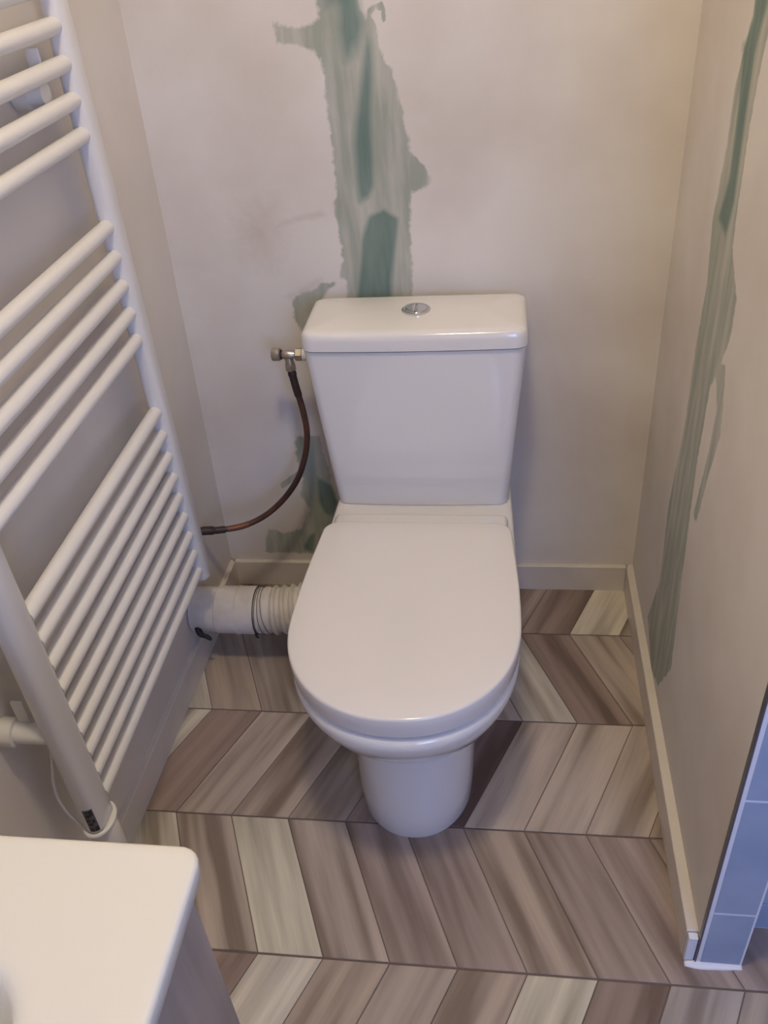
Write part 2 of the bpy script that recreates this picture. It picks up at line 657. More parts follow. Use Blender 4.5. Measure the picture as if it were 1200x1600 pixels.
from_bm('pane', box_bm((wx0 + 0.04, BACK_Y - 0.05, wz0 + 0.04), (wx1 - 0.04, BACK_Y - 0.045, wz1 - 0.04)), M['glass'], win)

# floor: a grout bed and chevron plank tiles -----------------------------
floor = struct(from_bm('floor', box_bm((-0.25, BACK_Y - 0.1, -0.06), (FAR_X + 0.1, 0.112, -0.0016)), M['grout']))
ROW_A, ROW_S = -0.1482, 0.24714
VX0, VP = 0.053, 0.1068
TONES = dict(l=(197, 188, 170), c=(191, 183, 161), m=(175, 161, 146), g=(170, 160, 150), t=(168, 152, 135), p=(160, 143, 132), b=(145, 126, 114), d=(122, 102, 97))
# tone of the tile by row and index (index of its vertex on the row's further line, or nearer line on rows that lean the other way)
TABLE = {
    0: {1: 'b', 2: 'd', 3: 'b', 5: 'p', 6: 'b', 7: 'l', 8: 'm', 4: 'm', 0: 'm'},
    1: {-2: 'l', -1: 't', 0: 'm', 1: 'p', 2: 'm', 3: 'b', 4: 'g', 5: 'l', 6: 'b', 7: 'm', 8: 'p'},
    2: {-2: 'l', -1: 'b', 0: 'm', 1: 't', 2: 'm', 3: 'b', 4: 'd', 5: 'm', 6: 'm', 7: 'm', 8: 't'},
    3: {-2: 'm', -1: 'l', 0: 'm', 1: 'c', 2: 'm', 3: 'p', 4: 'p', 5: 't', 6: 'p', 7: 'p', 8: 'p', 9: 'g', 10: 'm'},
    4: {-1: 'm', 0: 'b', 1: 'l', 2: 't', 3: 'm', 4: 't', 5: 'c', 6: 'b', 7: 'g', 8: 'm', 9: 'g', 10: 'm'},
}
ang = math.atan2(VP, ROW_S)
MP = [plank_mat('plank_leaning_back', ang), plank_mat('plank_leaning_forth', -ang)]
GAP = 0.0018
cache = {}
for row in range(0, 12):
    yt = ROW_A + ROW_S - row * ROW_S
    ybm = yt - ROW_S
    for j in range(-4, 21):
        lean = row % 2      # odd rows: x grows towards the camera
        a0, a1 = (j, j + 1) if lean else (j + 1, j)
        # local tile, origin at its far-left vertex
        ox, oy = VX0 + VP * a0, yt
        sh = (a1 - a0) * VP
        k = GAP * 0.45
        local = [(k, -GAP), (VP - k, -GAP), (VP + sh - k, -ROW_S + GAP), (sh + k, -ROW_S + GAP)]   # joints: wider between the rows
        world_p = [(ox + x, oy + y) for x, y in local]
        full = world_p
        p = clip_poly(full, 0, 1, WALL_B)
        p = clip_poly(p, 0, -1, -BACK_Y)
        p = clip_poly(p, 1, 0, FAR_X)
        if len(p) > 2:
            p = clip_poly(p, -1, 0.0308, -0.003)        # left baseboard / wall line
        if len(p) > 2 and max(q[1] for q in p) > SHOWER_Y and max(q[0] for q in p) > WALL_R:
            if min(q[0] for q in p) < 1.0:
                if ybm > PART_Y:
                    p = clip_poly(p, 1, 0, WALL_R)
            elif ybm < SHOWER_Y < yt:
                p = clip_poly(p, 0, 1, SHOWER_Y)
            else:
                continue
        if len(p) < 3:
            continue
        tilez = random.uniform(-0.0002, 0.0002)
        if len(p) == 4 and all(abs(a - b) < 1e-9 for s, t in zip(p, full) for a, b in zip(s, t)):
            if lean not in cache:
                bm = prism_bm([(x, y) for x, y in local], -0.008, 0.0, 0.0008)
                bmesh.ops.recalc_face_normals(bm, faces=bm.faces)
                me = bpy.data.meshes.new('floor_tile')
                bm.to_mesh(me)
                bm.free()
                me.materials.append(MP[lean])
                cache[lean] = me
            o = link('floor_tile', cache[lean], None, floor)
            o.location = (ox, oy, tilez)
        else:
            o = from_bm('floor_tile', prism_bm([(x - ox, y - oy) for x, y in p], -0.008, 0.0, 0.0), MP[lean], floor)
            o.location = (ox, oy, tilez)
        key = TABLE.get(row, {}).get(j) or random.choice('lcmgtpb')
        r, g, b = TONES[key]
        f = random.uniform(0.97, 1.03)
        o.color = srgb(r * f, g * f, b * f)

# baseboards -------------------------------------------------------------
BB = 0.070


def baseboard(name, poly):
    o = from_bm(name, prism_bm(poly, -0.0005, BB, 0.0015), M['base'])
    return struct(o)


baseboard('baseboard_back', [(left_x(0) - 0.0005, 0.0), (W - 0.0005, 0.0), (W - 0.0005, WALL_B), (left_x(0) - 0.0005, WALL_B)])
baseboard('baseboard_left', [(left_x(-0.0), 0.0), (left_x(0.0) - 0.014, WALL_B), (left_x(-2.7) - 0.014, -2.7), (left_x(-2.7), -2.7)])
baseboard('baseboard_right', [(W + 0.004, WALL_B), (W, -0.001), (W - 0.002, PART_Y + 0.012), (WALL_R + 0.001, PART_Y + 0.012), (WALL_R + 0.001, WALL_B)])

# partition end: tiles, grout, corner trim, sealant -----------------------
end = struct(from_bm('trim_1', box_bm((WALL_R + 0.0022, PART_Y - 0.0024, 0.0), (PART_X1 - 0.0005, PART_Y + 0.0065, CEIL - 0.002)), M['wallgrout']))
zs = [0.006, 0.147, 0.412, 0.677, 0.942, 1.207, 1.472, 1.737, 2.002, 2.267, 2.398]
for z0, z1 in zip(zs, zs[1:]):
    o = from_bm('wall_tile', box_bm((WALL_R + 0.0080, PART_Y - 0.003, z0 + 0.0020), (PART_X1 - 0.0035, PART_Y + 0.004, z1 - 0.0020), 0.0004, 1), M['walltile'], end)
tr = from_bm('trim_2', box_bm((WALL_R - 0.0005, PART_Y - 0.003, 0.004), (WALL_R + 0.0020, PART_Y + 0.0065, CEIL - 0.002), 0.0005, 1), M['trim'])
struct(tr)
# short upright sealing piece at the foot of the baseboard's end
bm = box_bm((W + 0.000, PART_Y + 0.001, 0.0), (WALL_R - 0.001, PART_Y + 0.0115, BB - 0.004), 0.001, 1)
from_bm('baseboard_end_cap', bm, M['wallgrout'], tr)
rings = []
for i in range(19):
    t = i / 18
    x = W + (PART_X1 + 0.0005 - W) * t
    g_ = 0.55 + 0.45 * math.sin(math.pi * min(1.0, t * 1.15)) + 0.08 * math.sin(9 * t)
    d_, h_ = 0.0085 * g_, 0.0075 * g_
    y_ = PART_Y - 0.0025
    rings.append([(x, y_ + 0.002, -0.0005), (x, y_ - d_, -0.0005), (x, y_ - d_, 0.0012), (x, y_ - 0.55 * d_, 0.45 * h_), (x, y_ - 0.0005, h_), (x, y_ + 0.002, h_)])
from_bm('sealant_bead', loft_bm(rings), M['silicone'], tr, True)
# tiled side of the partition and the tiled wall beyond it
side = struct(from_bm('trim_3', box_bm((PART_X1 - 0.0075, PART_Y + 0.007, 0.0), (PART_X1 - 0.0005, SHOWER_Y - 0.001, CEIL - 0.002)), M['walltile']))
sw = struct(from_bm('wall_shower', box_bm((PART_X1 - 0.007, SHOWER_Y + 0.004, 0), (FAR_X, SHOWER_Y + 0.1, CEIL)), M['wallgrout']))
zs2 = [0.006, 0.075, 0.34, 0.605, 0.87, 1.135, 1.4, 1.665, 1.93, 2.195, 2.398]
xs2 = [PART_X1, 1.30, 1.70, FAR_X]
for z0, z1 in zip(zs2, zs2[1:]):
    for x0, x1 in zip(xs2, xs2[1:]):
        from_bm('wall_tile', box_bm((x0 + 0.0015, SHOWER_Y, z0 + 0.0015), (x1 - 0.0015, SHOWER_Y + 0.006, z1 - 0.0015), 0.0008, 1), M['walltile'], sw)

# ------------------------------------------------------------------ toilet
CX = 0.4965


def dshape(z, hw, hwb, yb, yf, L, rb, ex=2.1, cx=CX, nf=44, nc=7, ns=5):
    """D outline: flat back with rounded corners, straight sides, round front"""
    pts = []
    for i in range(nc):                       # back-right corner
        a = math.pi / 2 - (math.pi / 2) * i / (nc - 1)
        pts.append((cx + hwb - rb + rb * math.cos(a), yb - rb + rb * math.sin(a), z))
    ys, ye = yb - rb, yf + L
    for i in range(1, ns + 1):                # right side down to where the front begins
        t = i / (ns + 1)
        s = math.sin(t * math.pi / 2)
        pts.append((cx + hwb + (hw - hwb) * s, ys + (ye - ys) * t, z))
    for i in range(nf + 1):
        a = -math.pi * i / nf
        ca, sa = math.cos(a), math.sin(a)
        x = math.copysign(abs(ca) ** (2 / ex), ca)
        y = -abs(sa) ** (2 / ex)
        pts.append((cx + hw * x, ye + L * y, z))
    for i in range(ns, 0, -1):
        t = i / (ns + 1)
        s = math.sin(t * math.pi / 2)
        pts.append((cx - hwb - (hw - hwb) * s, ys + (ye - ys) * t, z))
    for i in range(nc):
        a = math.pi - (math.pi / 2) * i / (nc - 1)
        pts.append((cx - hwb + rb + rb * math.cos(a), yb - rb + rb * math.sin(a), z))
    return pts


toilet = thing('toilet', 'white ceramic close-coupled toilet with its lid down against the patched wall', 'toilet', (CX, -0.40, 0))


def tpart(name, bm, mat, parent=toilet, deg=40):
    o = from_bm(name, bm, mat, None)
    auto_smooth(o, deg)
    o.parent = parent
    return o


# pan: pedestal growing into the bowl, with a deck under the tank
P = [  # z, hw, hwb, yb, yf, L
    (0.000, 0.103, 0.098, -0.20, -0.668, 0.130),
    (0.006, 0.104, 0.099, -0.20, -0.670, 0.130),
    (0.050, 0.106, 0.100, -0.19, -0.664, 0.130),
    (0.110, 0.109, 0.101, -0.18, -0.650, 0.130),
    (0.160, 0.112, 0.104, -0.16, -0.640, 0.132),
    (0.186, 0.114, 0.107, -0.14, -0.638, 0.134),
    (0.203, 0.119, 0.112, -0.12, -0.644, 0.139),
    (0.220, 0.129, 0.120, -0.10, -0.660, 0.150),
    (0.240, 0.143, 0.134, -0.08, -0.684, 0.165),
    (0.260, 0.156, 0.146, -0.06, -0.706, 0.177),
    (0.280, 0.166, 0.155, -0.05, -0.722, 0.186),
    (0.300, 0.173, 0.161, -0.04, -0.734, 0.193),
    (0.322, 0.179, 0.165, -0.03, -0.747, 0.199),
    (0.340, 0.183, 0.168, -0.025, -0.754, 0.203),
    (0.351, 0.1845, 0.169, -0.025, -0.757, 0.205),
    (0.360, 0.184, 0.1688, -0.026, -0.756, 0.2045),
    (0.3655, 0.181, 0.168, -0.028, -0.752, 0.202),
    (0.3682, 0.176, 0.166, -0.030, -0.746, 0.198),
    (0.3690, 0.168, 0.162, -0.034, -0.737, 0.192),
]
pan = tpart('pan', loft_bm([dshape(z, hw, hwb, yb, yf, L, 0.03) for z, hw, hwb, yb, yf, L in P]), M['ceramic'], deg=65)
# seat: ring just under the lid, drawn in a little
S = [(0.3692, 0.160, 0.157, -0.302, -0.725, 0.187), (0.3692, 0.162, 0.159, -0.299, -0.728, 0.189), (0.3792, 0.162, 0.159, -0.299, -0.728, 0.189), (0.3797, 0.160, 0.157, -0.301, -0.726, 0.187)]
tpart('seat', loft_bm([dshape(z, hw, hwb, yb, yf, L, 0.02) for z, hw, hwb, yb, yf, L in S]), M['lid'])
# lid: softly crowned cap with a skirt
LD = [(0.3800, 0.1700, 0.1600, -0.2960, -0.7380), (0.3765, 0.1825, 0.1688, -0.2930, -0.7510), (0.3773, 0.1838, 0.1698, -0.2922, -0.7523), (0.3980, 0.1858, 0.1718, -0.2912, -0.7543),
      (0.4120, 0.1858, 0.1718, -0.2912, -0.7543), (0.4145, 0.1850, 0.1710, -0.2920, -0.7535), (0.4160, 0.1836, 0.1696, -0.2934, -0.7520), (0.4167, 0.1815, 0.1675, -0.2955, -0.7497),
      (0.4180, 0.1400, 0.1300, -0.330, -0.705), (0.4188, 0.0900, 0.0850, -0.380, -0.650), (0.4192, 0.0400, 0.0380, -0.440, -0.580)]
lid = tpart('lid', loft_bm([dshape(z, hw, hwb, yb, yf, 0.205 * hw / 0.1855, 0.026 * hw / 0.1855, 2.15) for z, hw, hwb, yb, yf in LD]), M['lid'])
hb = box_bm((CX - 0.1660, -0.2905, 0.3650), (CX + 0.1660, -0.2250, 0.3890), 0.0115, 5)
tpart('hinge_cover', hb, M['ceramic'])


def rrect(z, hw, yb, yf, rb, rf, bulge=0.0, cx=CX, n=8, nfr=14):
    """rounded rectangle with an optionally bulging front"""
    pts = []

    def arc(px, py, r, a0):
        for i in range(n):
            a = a0 - (math.pi / 2) * i / (n - 1)
            pts.append((px + r * math.cos(a), py + r * math.sin(a), z))
    arc(cx + hw - rb, yb - rb, rb, math.pi / 2)
    arc(cx + hw - rf, yf + rf, rf, 0)
    w = hw - rf
    for i in range(1, nfr):
        t = 1 - 2 * i / nfr
        pts.append((cx + w * t, yf - bulge * (1 - t * t), z))
    arc(cx - hw + rf, yf + rf, rf, -math.pi / 2)
    arc(cx - hw + rb, yb - rb, rb, math.pi)
    return pts


def tank_ring(t, grow=0.0, z=None):
    zz = 0.3705 + (0.706 - 0.3705) * t if z is None else z
    return rrect(zz, 0.1685 + 0.0275 * t + grow, -0.022 + grow, -0.173 - 0.009 * t - grow, 0.014 + grow, 0.020 + grow, 0.004, CX - 0.0025)


tank = tpart('tank', loft_bm([tank_ring(0, -0.006, 0.3692), tank_ring(0, -0.0015, 0.3702), tank_ring(0.012), tank_ring(0.3), tank_ring(0.6), tank_ring(0.9), tank_ring(1.0)]), M['ceramic'])


def lid_ring(z, g, r=0.024):
    return rrect(z, 0.1985 + g, -0.018 + g, -0.187 - g, 0.016, max(r + g, 0.01), 0.004, CX - 0.002)


tank_lid = tpart('tank_lid', loft_bm([lid_ring(0.7085, -0.003), lid_ring(0.710, 0.0), lid_ring(0.728, -0.0002), lid_ring(0.736, -0.002), lid_ring(0.7405, -0.0055), lid_ring(0.7432, -0.011),
                                      lid_ring(0.7445, -0.018), lid_ring(0.7465, -0.045), lid_ring(0.7480, -0.068)]), M['ceramic'])
bx, by = CX + 0.000, -0.104
bt = bmesh.new()
prof = [(0.0, 0.7478), (0.0255, 0.7476), (0.0258, 0.7500), (0.0240, 0.7515), (0.0215, 0.7515), (0.0205, 0.7508)]
loft_bm([[(bx + r * math.cos(2 * math.pi * k / 40), by + r * math.sin(2 * math.pi * k / 40), z) for k in range(40)] for r, z in prof[1:]], True, True, bt)
btn = tpart('flush_button', bt, M['chrome'], tank_lid)
for s, name in ((1, 'flush_half'), (-1, 'flush_half')):
    hbm = bmesh.new()
    outl = []
    for k in range(21):
        a = -math.pi / 2 + math.pi * k / 20
        outl.append((bx + s * (0.0008 + 0.0192 * max(math.cos(a), 0)), by + 0.0195 * math.sin(a)))
    rings = []
    for sc_, z in ((1.0, 0.7505), (1.0, 0.7516), (0.92, 0.7524), (0.6, 0.7529)):
        rings.append([((x - bx - s * 0.008) * sc_ + bx + s * 0.008, (y - by) * sc_ + by, z) for x, y in outl])
    loft_bm(rings, True, True, hbm)
    tpart(name, hbm, M['chrome'], btn)
# small bolt cap at each side of the pedestal foot (fixing)
for s in (-1, 1):
    cb = bmesh.new()
    xx = CX + s * 0.0965
    loft_bm([[(xx + s * dx, -0.36 + r * math.cos(2 * math.pi * k / 14), 0.045 + r * math.sin(2 * math.pi * k / 14)) for k in range(14)]
             for dx, r in ((-0.004, 0.011), (0.005, 0.011), (0.0075, 0.008))], True, True, cb)
    tpart('bolt_cap', cb, M['plastic'])

# ------------------------------------------------------------------ stop valve and hose
vy = -0.085
vp = on(450, 554, 1, vy)
VX, VZ = float(vp[0]), float(vp[2])
valve = thing('stop_valve', 'brushed metal tee stop valve screwed into the side of the toilet tank', 'valve', (VX, vy, VZ))
TANK_SIDE = CX - 0.0025 - 0.1685 - 0.0275 * ((VZ - 0.3705) / (0.706 - 0.3705))


def vpart(name, bm, mat, parent=valve, deg=35):
    o = from_bm(name, bm, mat)
    auto_smooth(o, deg)
    o.parent = parent
    return o


def turned(axis, base, prof, n=24, hexa=False):
    """lathe along an axis from a base point; prof = (offset, radius)"""
    a = Vector(axis).normalized()
    u = a.orthogonal().normalized()
    w = a.cross(u)
    b = Vector(base)
    k_ = 6 if hexa else n
    return loft_bm([[b + a * o + (u * math.cos(2 * math.pi * k / k_) + w * math.sin(2 * math.pi * k / k_)) * r for k in range(k_)] for o, r in prof])


body = turned((1, 0, 0), (VX - 0.022, vy, VZ), [(0, 0.006), (0.001, 0.0075), (0.012, 0.0078), (0.016, 0.0095), (0.028, 0.0095), (0.032, 0.0075), (0.045, 0.007), (TANK_SIDE - VX + 0.024, 0.0065)])
tb = turned((0.06, 0, -1), (VX, vy, VZ), [(0, 0.0080), (0.012, 0.0085), (0.020, 0.0085)])
tmp = bpy.data.meshes.new('tmp')
tb.to_mesh(tmp)
tb.free()
body.from_mesh(tmp)
vpart('body', body, M['nickel'])
vpart('knob', turned((-1, 0, 0), (VX - 0.014, vy, VZ + 0.001), [(0, 0.0105), (0.002, 0.0125), (0.014, 0.0132), (0.0165, 0.012), (0.0175, 0.009)]), M['nickel'])
vpart('knob_seal', turned((-1, 0, 0), (VX - 0.0115, vy, VZ), [(0, 0.009), (0.003, 0.009)]), M['black'])
vpart('tank_nut', turned((1, 0, 0), (VX + 0.014, vy, VZ), [(0, 0.011), (0.002, 0.0128), (0.013, 0.0128), (0.0145, 0.011)], hexa=True), M['nickel'])
vpart('washer', turned((1, 0, 0), (VX + 0.0285, vy, VZ), [(0, 0.012), (max(TANK_SIDE - VX - 0.0275, 0.003), 0.009)]), M['plastic'])
vpart('hose_nut', turned((0.06, 0, -1), (VX + 0.001, vy, VZ - 0.019), [(0, 0.010), (0.0015, 0.0112), (0.012, 0.0112), (0.0135, 0.0095)], hexa=True), M['nickel'])

# hose: leaves the valve downwards, bows out and bends to the left wall
hp_px = [((455, 578), -0.085), ((462, 604), -0.083), ((473, 640), -0.079), ((479.5, 675), -0.076), ((477.5, 708), -0.076), ((466, 746), -0.080), ((444, 779), -0.090), ((415, 805), -0.103),
         ((382, 821), -0.120), ((345, 828), -0.138), ((316, 830), -0.152)]
hp = [Vector(on(u, v, 1, y)) for (u, v), y in hp_px]
hp.append(Vector((wall_left_x(-0.165, 0.27) + 0.001, -0.165, hp[-1].z - 0.002)))
hs = spline(hp, 10)
hose = thing('water_hose', 'brown water supply hose bowing down from the stop valve to the left wall', 'hose', tuple(hp[-1]))


def hpart(name, pts, rad, mat):
    o = from_bm(name, tube_bm(pts, rad, 14), mat, None, True)
    auto_smooth(o, 50)
    o.parent = hose


hpart('hose_tube', hs, 0.0063, M['hose'])
hpart('upper_sleeve', hs[0:15], [0.0075, 0.0075, 0.0085, 0.0085] + [0.0075] * 11, M['hose_dark'])
hpart('copper_patch', hs[78:88], 0.0068, M['copper'])
hpart('lower_sleeve', hs[88:], [0.0078] * 6 + [0.0095] * 6 + [0.009] * 2 + [0.0072] * (len(hs[88:]) - 14), M['hose_dark'])

# ------------------------------------------------------------------ waste pipe
PY, PZ, PR = -0.235, 0.134, 0.0515
pipe = thing('waste_pipe', 'fat white waste pipe running from the left wall behind the toilet pan', 'pipe', (0.1, PY, 0.0))


def wpart(name, bm, mat, parent=pipe, deg=30):
    o = from_bm(name, bm, mat)
    auto_smooth(o, deg)
    o.parent = parent
    return o


wx = wall_left_x(PY, PZ) + 0.002
wpart('pipe_tube', tube_bm([(wx, PY, PZ), (0.02, PY, PZ), (0.10, PY, PZ)], PR - 0.003, 48), M['pvc'])
wpart('coupling', tube_bm([(0.052, PY, PZ), (0.053, PY, PZ), (0.054, PY, PZ), (0.092, PY, PZ), (0.138, PY, PZ), (0.1385, PY, PZ)],
                          [PR - 0.003, PR - 0.0015, PR - 0.0005, PR - 0.0005, PR, PR - 0.002], 48), M['pvc'])
wpart('coupling_rib', tube_bm([(0.0955, PY, PZ), (0.0965, PY, PZ), (0.0985, PY, PZ), (0.0995, PY, PZ)], [PR - 0.001, PR + 0.0015, PR + 0.0015, PR - 0.001], 48), M['pvc'])
# pleated flexible connector bending in behind the pan
path, rads = [], []
nfold = 11
for i in range(nfold * 4 + 1):
    t = i / (nfold * 4)
    x = 0.136 + 0.22 * t
    path.append((x + 0.0015 * math.sin(i * 1.7), PY + 0.03 * t * t, PZ + 0.02 * t * t))
    amp = 0.0030 if t > 0.14 else 0.0008
    rads.append(PR - 0.002 + 0.002 * t + amp * (1 if i % 4 in (0, 1) else -1))
rads[0] = PR - 0.004
wpart('flexible_sleeve', tube_bm(path, rads, 44), M['pvc'])
for i, (x, tilt) in enumerate(((0.1385, 0.02), (0.1425, -0.05), (0.1465, 0.10), (0.1520, 0.22))):
    ring = []
    for k in range(49):
        a = 2 * math.pi * k / 48
        ring.append((x + tilt * 0.05 * (math.sin(a) - 1) * -1 * (1 if i > 1 else 0.4), PY + (PR + 0.0006 - 0.0003 * i) * math.cos(a), PZ + (PR + 0.0006 - 0.0003 * i) * math.sin(a)))
    wpart('clamp_wire', tube_bm(ring, 0.0011 if i == 0 else 0.0006, 6), M['wire'])
wpart('clamp_tail', tube_bm(spline([(0.1385, PY - 0.046, PZ - 0.024), (0.1405, PY - 0.049, PZ - 0.03), (0.1435, PY - 0.047, PZ - 0.035)], 4), 0.0022, 6), M['black'])
tailp = on(287, 990, 2, 0.075)
wpart('seal_scrap', tube_bm(spline([(0.012, PY - 0.044, PZ - 0.012), (0.020, PY - 0.052, PZ - 0.024), (0.032, PY - 0.050, PZ - 0.034), (0.041, PY - 0.052, PZ - 0.041)], 5),
                            [0.006, 0.0065, 0.0068, 0.007, 0.007, 0.0068, 0.006, 0.0055, 0.005, 0.005, 0.005, 0.005, 0.0045, 0.004, 0.0035, 0.002], 8), M['black'])

# ------------------------------------------------------------------ towel radiator
RX = 0.063                      # axis of the uprights
Y_FAR, Y_NEAR = -0.318, -0.822  # inner faces of the uprights
rad = thing('towel_radiator', 'white ladder towel radiator with round bars hung on the left wall', 'radiator', (RX, (Y_FAR + Y_NEAR) / 2, 0.25))


def rpart(name, bm, mat=M['rad'], parent=rad, deg=35):
    o = from_bm(name, bm, mat)
    auto_smooth(o, deg)
    o.parent = parent
    return o


def upright(y0, y1, z0, z1):
    """D-profile post: flat towards the bars and rounded at the front"""
    yc, hy, hx = (y0 + y1) / 2, abs(y1 - y0) / 2, 0.0165
    def ring(z, g):
        out = []
        for k in range(32):
            a = 2 * math.pi * k / 32
            ca, sa = math.cos(a), math.sin(a)
            out.append((RX + (hx - g) * math.copysign(abs(ca) ** 0.8, ca), yc + (hy - g) * math.copysign(abs(sa) ** 0.8, sa), z))
        return out
    return loft_bm([ring(z0, 0.004), ring(z0 + 0.0025, 0.0008), ring(z0 + 0.005, 0), ring(z1 - 0.005, 0), ring(z1, 0.004)])


RZ0, RZ1 = 0.284, 1.50
rpart('upright', upright(Y_FAR, Y_FAR + 0.040, RZ0, RZ1))
rpart('upright', upright(Y_NEAR, Y_NEAR - 0.053, RZ0, RZ1))
bars = [0.311 + 0.0443 * i for i in range(9)] + [0.801 + 0.0455 * i for i in range(5)] + [1.113 + 0.0452 * i for i in range(5)] + [1.42, 1.465]
barmesh = None
for z in bars:
    if barmesh is None:
        bm = tube_bm([(0, Y_NEAR - 0.001, 0), (0, (Y_NEAR + Y_FAR) / 2, 0), (0, Y_FAR + 0.004, 0)], 0.0115, 24)
        o = rpart('bar', bm)
        barmesh = o.data
    else:
        o = link('bar', barmesh, None, rad)
    o.location = (RX - 0.001, 0, z)
# the empty sits away from the origin: parts are given in world coordinates (see end of script)
# brackets to the wall
for (by_, bz_) in ((Y_NEAR - 0.036, 0.487), (Y_FAR - 0.06, 1.18), (Y_NEAR + 0.05, 1.18), (Y_FAR + 0.02, 0.487)):
    x_w = wall_left_x(by_, bz_) + 0.001
    br = turned((1, 0, 0), (x_w, by_, bz_), [(0, 0.0200), (0.003, 0.0205), (0.0205, 0.0200), (0.0215, 0.0150), (0.022, 0.0148), (RX - x_w - 0.006, 0.0148)], 28)
    bo = rpart('wall_bracket', br, M['plastic'])
    cl = box_bm((x_w + 0.024, by_ + 0.006, bz_ + 0.012), (x_w + 0.042, by_ + 0.011, bz_ + 0.052), 0.002, 2)
    rpart('bracket_clip', cl, M['plastic'], bo)
# heating element under the nearer upright with ring, label and cable
EY = Y_NEAR - 0.0265
el = rpart('heating_element', turned((0, 0, -1), (RX, EY, RZ0 + 0.001), [(0, 0.0205), (0.004, 0.0225), (0.050, 0.0225), (0.085, 0.0215), (0.093, 0.0190), (0.097, 0.012)], 32), M['plastic'])
rg = []
for k in range(41):
    a = 2 * math.pi * k / 40
    rg.append((RX + 0.0205 * math.cos(a), EY + 0.0290 * math.sin(a), RZ0 - 0.002))
rpart('seal_ring', tube_bm(rg, 0.0032, 10), M['rad'], el)
cable = spline([Vector(on(u, v, 1, -0.862)) for u, v in ((78, 1150), (82, 1195), (84, 1225), (92, 1250), (108, 1272), (124, 1287))] + [Vector((RX - 0.012, EY - 0.006, RZ0 - 0.07))], 6)
rpart('cable', tube_bm(cable, 0.0022, 10), M['rad'], el)
# grey label wrapped on the front of the upright's foot
lab = bmesh.new()
labk = bmesh.new()


def on_post(a, z, g):
    ca, sa = math.cos(a), math.sin(a)
    hy = 0.0265
    return (RX + (0.0165 + g) * math.copysign(abs(ca) ** 0.8, ca), EY + (hy + g) * math.copysign(abs(sa) ** 0.8, sa), z)


def post_patch(bm, a0, a1, z0, z1, g, n=8):
    lo_ = [bm.verts.new(on_post(a0 + (a1 - a0) * i / n, z0, g)) for i in range(n + 1)]
    hi_ = [bm.verts.new(on_post(a0 + (a1 - a0) * i / n, z1, g)) for i in range(n + 1)]
    for i in range(n):
        bm.faces.new((lo_[i], lo_[i + 1], hi_[i + 1], hi_[i]))


A0, A1 = math.radians(-92), math.radians(-50)
post_patch(lab, A0, A1, RZ0 + 0.006, RZ0 + 0.056, 0.0003)
lo_l = rpart('label', lab, M['label'])
for k, (f0, f1, q0, q1) in enumerate(((0.05, 0.45, 0.05, 0.18), (0.55, 0.95, 0.03, 0.22), (0.1, 0.5, 0.30, 0.42), (0.05, 0.40, 0.47, 0.60), (0.55, 0.85, 0.40, 0.55), (0.1, 0.55, 0.68, 0.80), (0.5, 0.9, 0.72, 0.95), (0.2, 0.4, 0.86, 0.95))):
    post_patch(labk, A0 + (A1 - A0) * f0, A0 + (A1 - A0) * f1, RZ0 + 0.006 + 0.050 * q0, RZ0 + 0.006 + 0.050 * q1, 0.0006, 4)
rpart('label_print', labk, M['ink'], lo_l)

# ------------------------------------------------------------------ vanity and basin
VY0, VY1 = -1.222, -1.86
SX = 0.436
SZ = 0.83
van = thing('vanity_cabinet', 'taupe wood vanity cabinet under the white basin', 'cabinet', (0.2, -1.54, 0.28))


def cpart(name, bm, mat, parent=van, deg=35):
    o = from_bm(name, bm, mat)
    auto_smooth(o, deg)
    o.parent = parent
    return o


vx0 = wall_left_x(-1.54, 0.5) + 0.026
for lo_, hi_ in (((vx0, VY0 - 0.022, 0.28), (0.406, VY0 - 0.006, SZ - 0.0225)), ((vx0, VY1 + 0.012, 0.28), (0.406, VY1 + 0.028, SZ - 0.0225)),
                 ((vx0, VY1 + 0.029, 0.28), (0.406, VY0 - 0.023, 0.296)), ((vx0, VY1 + 0.029, 0.297), (vx0 + 0.012, VY0 - 0.023, 0.70))):
    cpart('carcass_panel', box_bm(lo_, hi_, 0.001, 1), M['vanity'])
for z0, z1 in ((0.284, 0.54), (0.546, SZ - 0.025)):
    dr = cpart('drawer', box_bm((0.4065, VY1 + 0.012, z0), (0.424, VY0 - 0.006, z1), 0.0015, 2), M['vanity'])
    hz = z1 - 0.045
    cpart('handle', tube_bm(spline([(0.4243, -1.70, hz), (0.444, -1.695, hz), (0.444, -1.66, hz), (0.444, -1.58, hz), (0.444, -1.545, hz), (0.4243, -1.54, hz)], 4), 0.004, 10), M['nickel'], dr)

basin = thing('washbasin', 'glossy white washbasin slab with rounded front corner over the vanity', 'basin', (0.2, -1.54, SZ - 0.022))


def bdepth(x, y):
    cx_, cy_, hx, hy, r = 0.195, -1.560, 0.162, 0.250, 0.050
    qx, qy = abs(x - cx_) - hx + r, abs(y - cy_) - hy + r
    d = math.hypot(max(qx, 0), max(qy, 0)) + min(max(qx, qy), 0) - r     # negative inside
    if d >= 0:
        lip = max(0.0, 1 - d / 0.012)
        return -0.0015 * lip * lip
    t = min(1, -d / 0.05)
    s = t * t * (3 - 2 * t)
    return -0.0015 - 0.105 * s ** 0.6


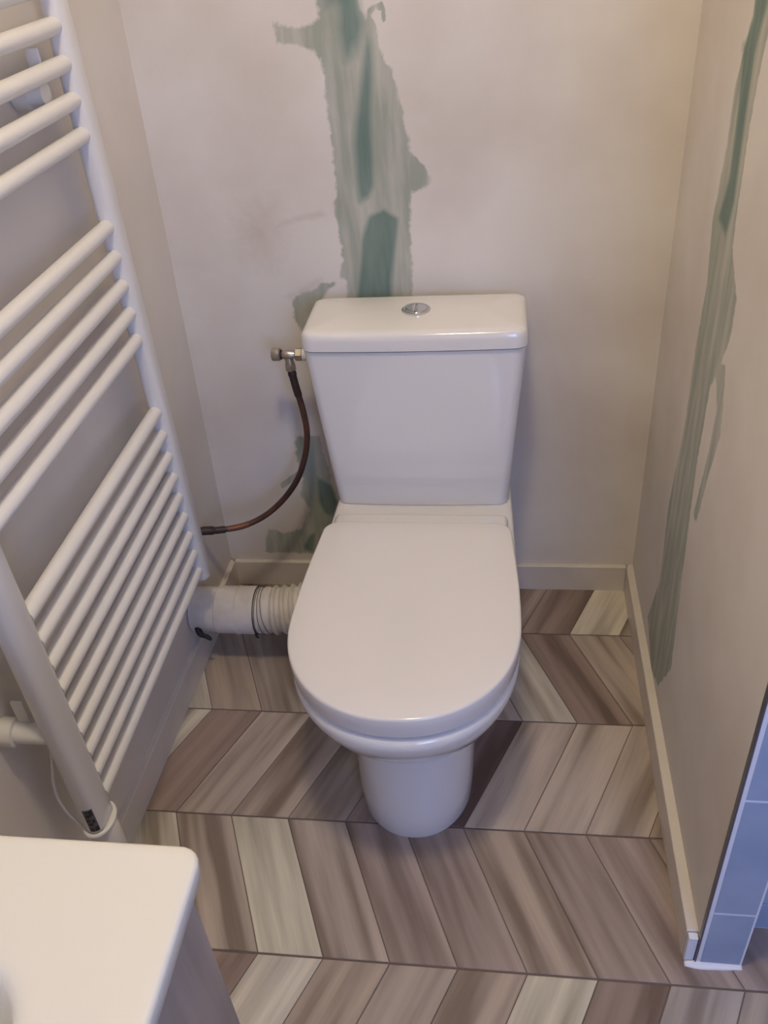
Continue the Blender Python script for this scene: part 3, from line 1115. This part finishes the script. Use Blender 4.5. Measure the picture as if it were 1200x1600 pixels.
bm = bmesh.new()
nx, ny = 84, 116
bx0, bx1 = wall_left_x(-1.54, SZ) + 0.012, SX
g = []
cr = 0.012
for i in range(nx + 1):
    colv = []
    for j in range(ny + 1):
        x = bx0 + (bx1 - bx0) * i / nx
        y = VY0 + (VY1 - VY0) * j / ny
        z = SZ + bdepth(x, y)
        # rounded outer edge and corner on the room side
        ex_ = x - (bx1 - cr)
        ey = max(y - (VY0 - cr), (VY1 + cr) - y)
        if ex_ > 0 and ey > 0:
            l_ = math.hypot(ex_, ey)
            m_ = max(ex_, ey)
            k_ = m_ / l_
            sgn = 1 if y - (VY0 - cr) > 0 else -1
            x = bx1 - cr + ex_ * k_
            y = (VY0 - cr + ey * k_) if sgn > 0 else (VY1 + cr - ey * k_)
        colv.append(bm.verts.new((x, y, z)))
    g.append(colv)
for i in range(nx):
    for j in range(ny):
        bm.faces.new((g[i][j], g[i][j + 1], g[i + 1][j + 1], g[i + 1][j]))
border = [g[i][0] for i in range(nx + 1)] + [g[nx][j] for j in range(1, ny + 1)] + [g[i][ny] for i in range(nx - 1, -1, -1)] + [g[0][j] for j in range(ny - 1, 0, -1)]
cen = Vector(((bx0 + bx1) / 2, (VY0 + VY1) / 2, 0))
prev = border
for (dz, out) in ((-0.0006, 0.0016), (-0.002, 0.0030), (-0.004, 0.0036), (-0.018, 0.0026), (-0.0205, 0.0012), (-0.0215, -0.002)):
    cur = []
    n_ = len(border)
    for i, v in enumerate(border):
        t = (border[(i + 1) % n_].co - border[i - 1].co)
        nrm = Vector((-t.y, t.x, 0)).normalized()
        if nrm.dot(v.co - cen) < 0:
            nrm = -nrm
        if v.co.x < bx0 + 1e-5:
            nrm = Vector((0, nrm.y, 0))
        cur.append(bm.verts.new((v.co.x + nrm.x * out, v.co.y + nrm.y * out, SZ + dz)))
    for i in range(n_):
        bm.faces.new((prev[i], prev[(i + 1) % n_], cur[(i + 1) % n_], cur[i]))
    prev = cur
o = from_bm('slab', bm, M['sink'])
auto_smooth(o, 60)
o.parent = basin
dn = turned((0, 0, 1), (0.195, -1.56, SZ - 0.1075), [(0, 0.022), (0.002, 0.022), (0.004, 0.019), (0.0045, 0.010)], 28)
o = from_bm('drain', dn, M['chrome'])
auto_smooth(o)
o.parent = basin

# ------------------------------------------------------------------ ceiling lamp (out of frame, lights the room)
lamp = thing('ceiling_lamp', 'round white glowing ceiling lamp over the vanity', 'lamp', (LAMP_POS[0], LAMP_POS[1], CEIL))
o = from_bm('lamp_base', turned((0, 0, -1), (LAMP_POS[0], LAMP_POS[1], CEIL), [(0.0005, 0.115), (0.02, 0.115)], 40), M['plastic'])
auto_smooth(o)
o.parent = lamp
o = from_bm('lamp_dome', turned((0, 0, -1), (LAMP_POS[0], LAMP_POS[1], CEIL - 0.0205), [(0, 0.105), (0.02, 0.10), (0.04, 0.082), (0.053, 0.05), (0.058, 0.015)], 40), M['glow'], None, True)
o.parent = lamp

# parts were modelled in world coordinates: keep them there under their empties
bpy.context.view_layer.update()
for t in THINGS:
    for ch in t.children:
        ch.matrix_parent_inverse = Matrix.Translation(t.location).inverted()
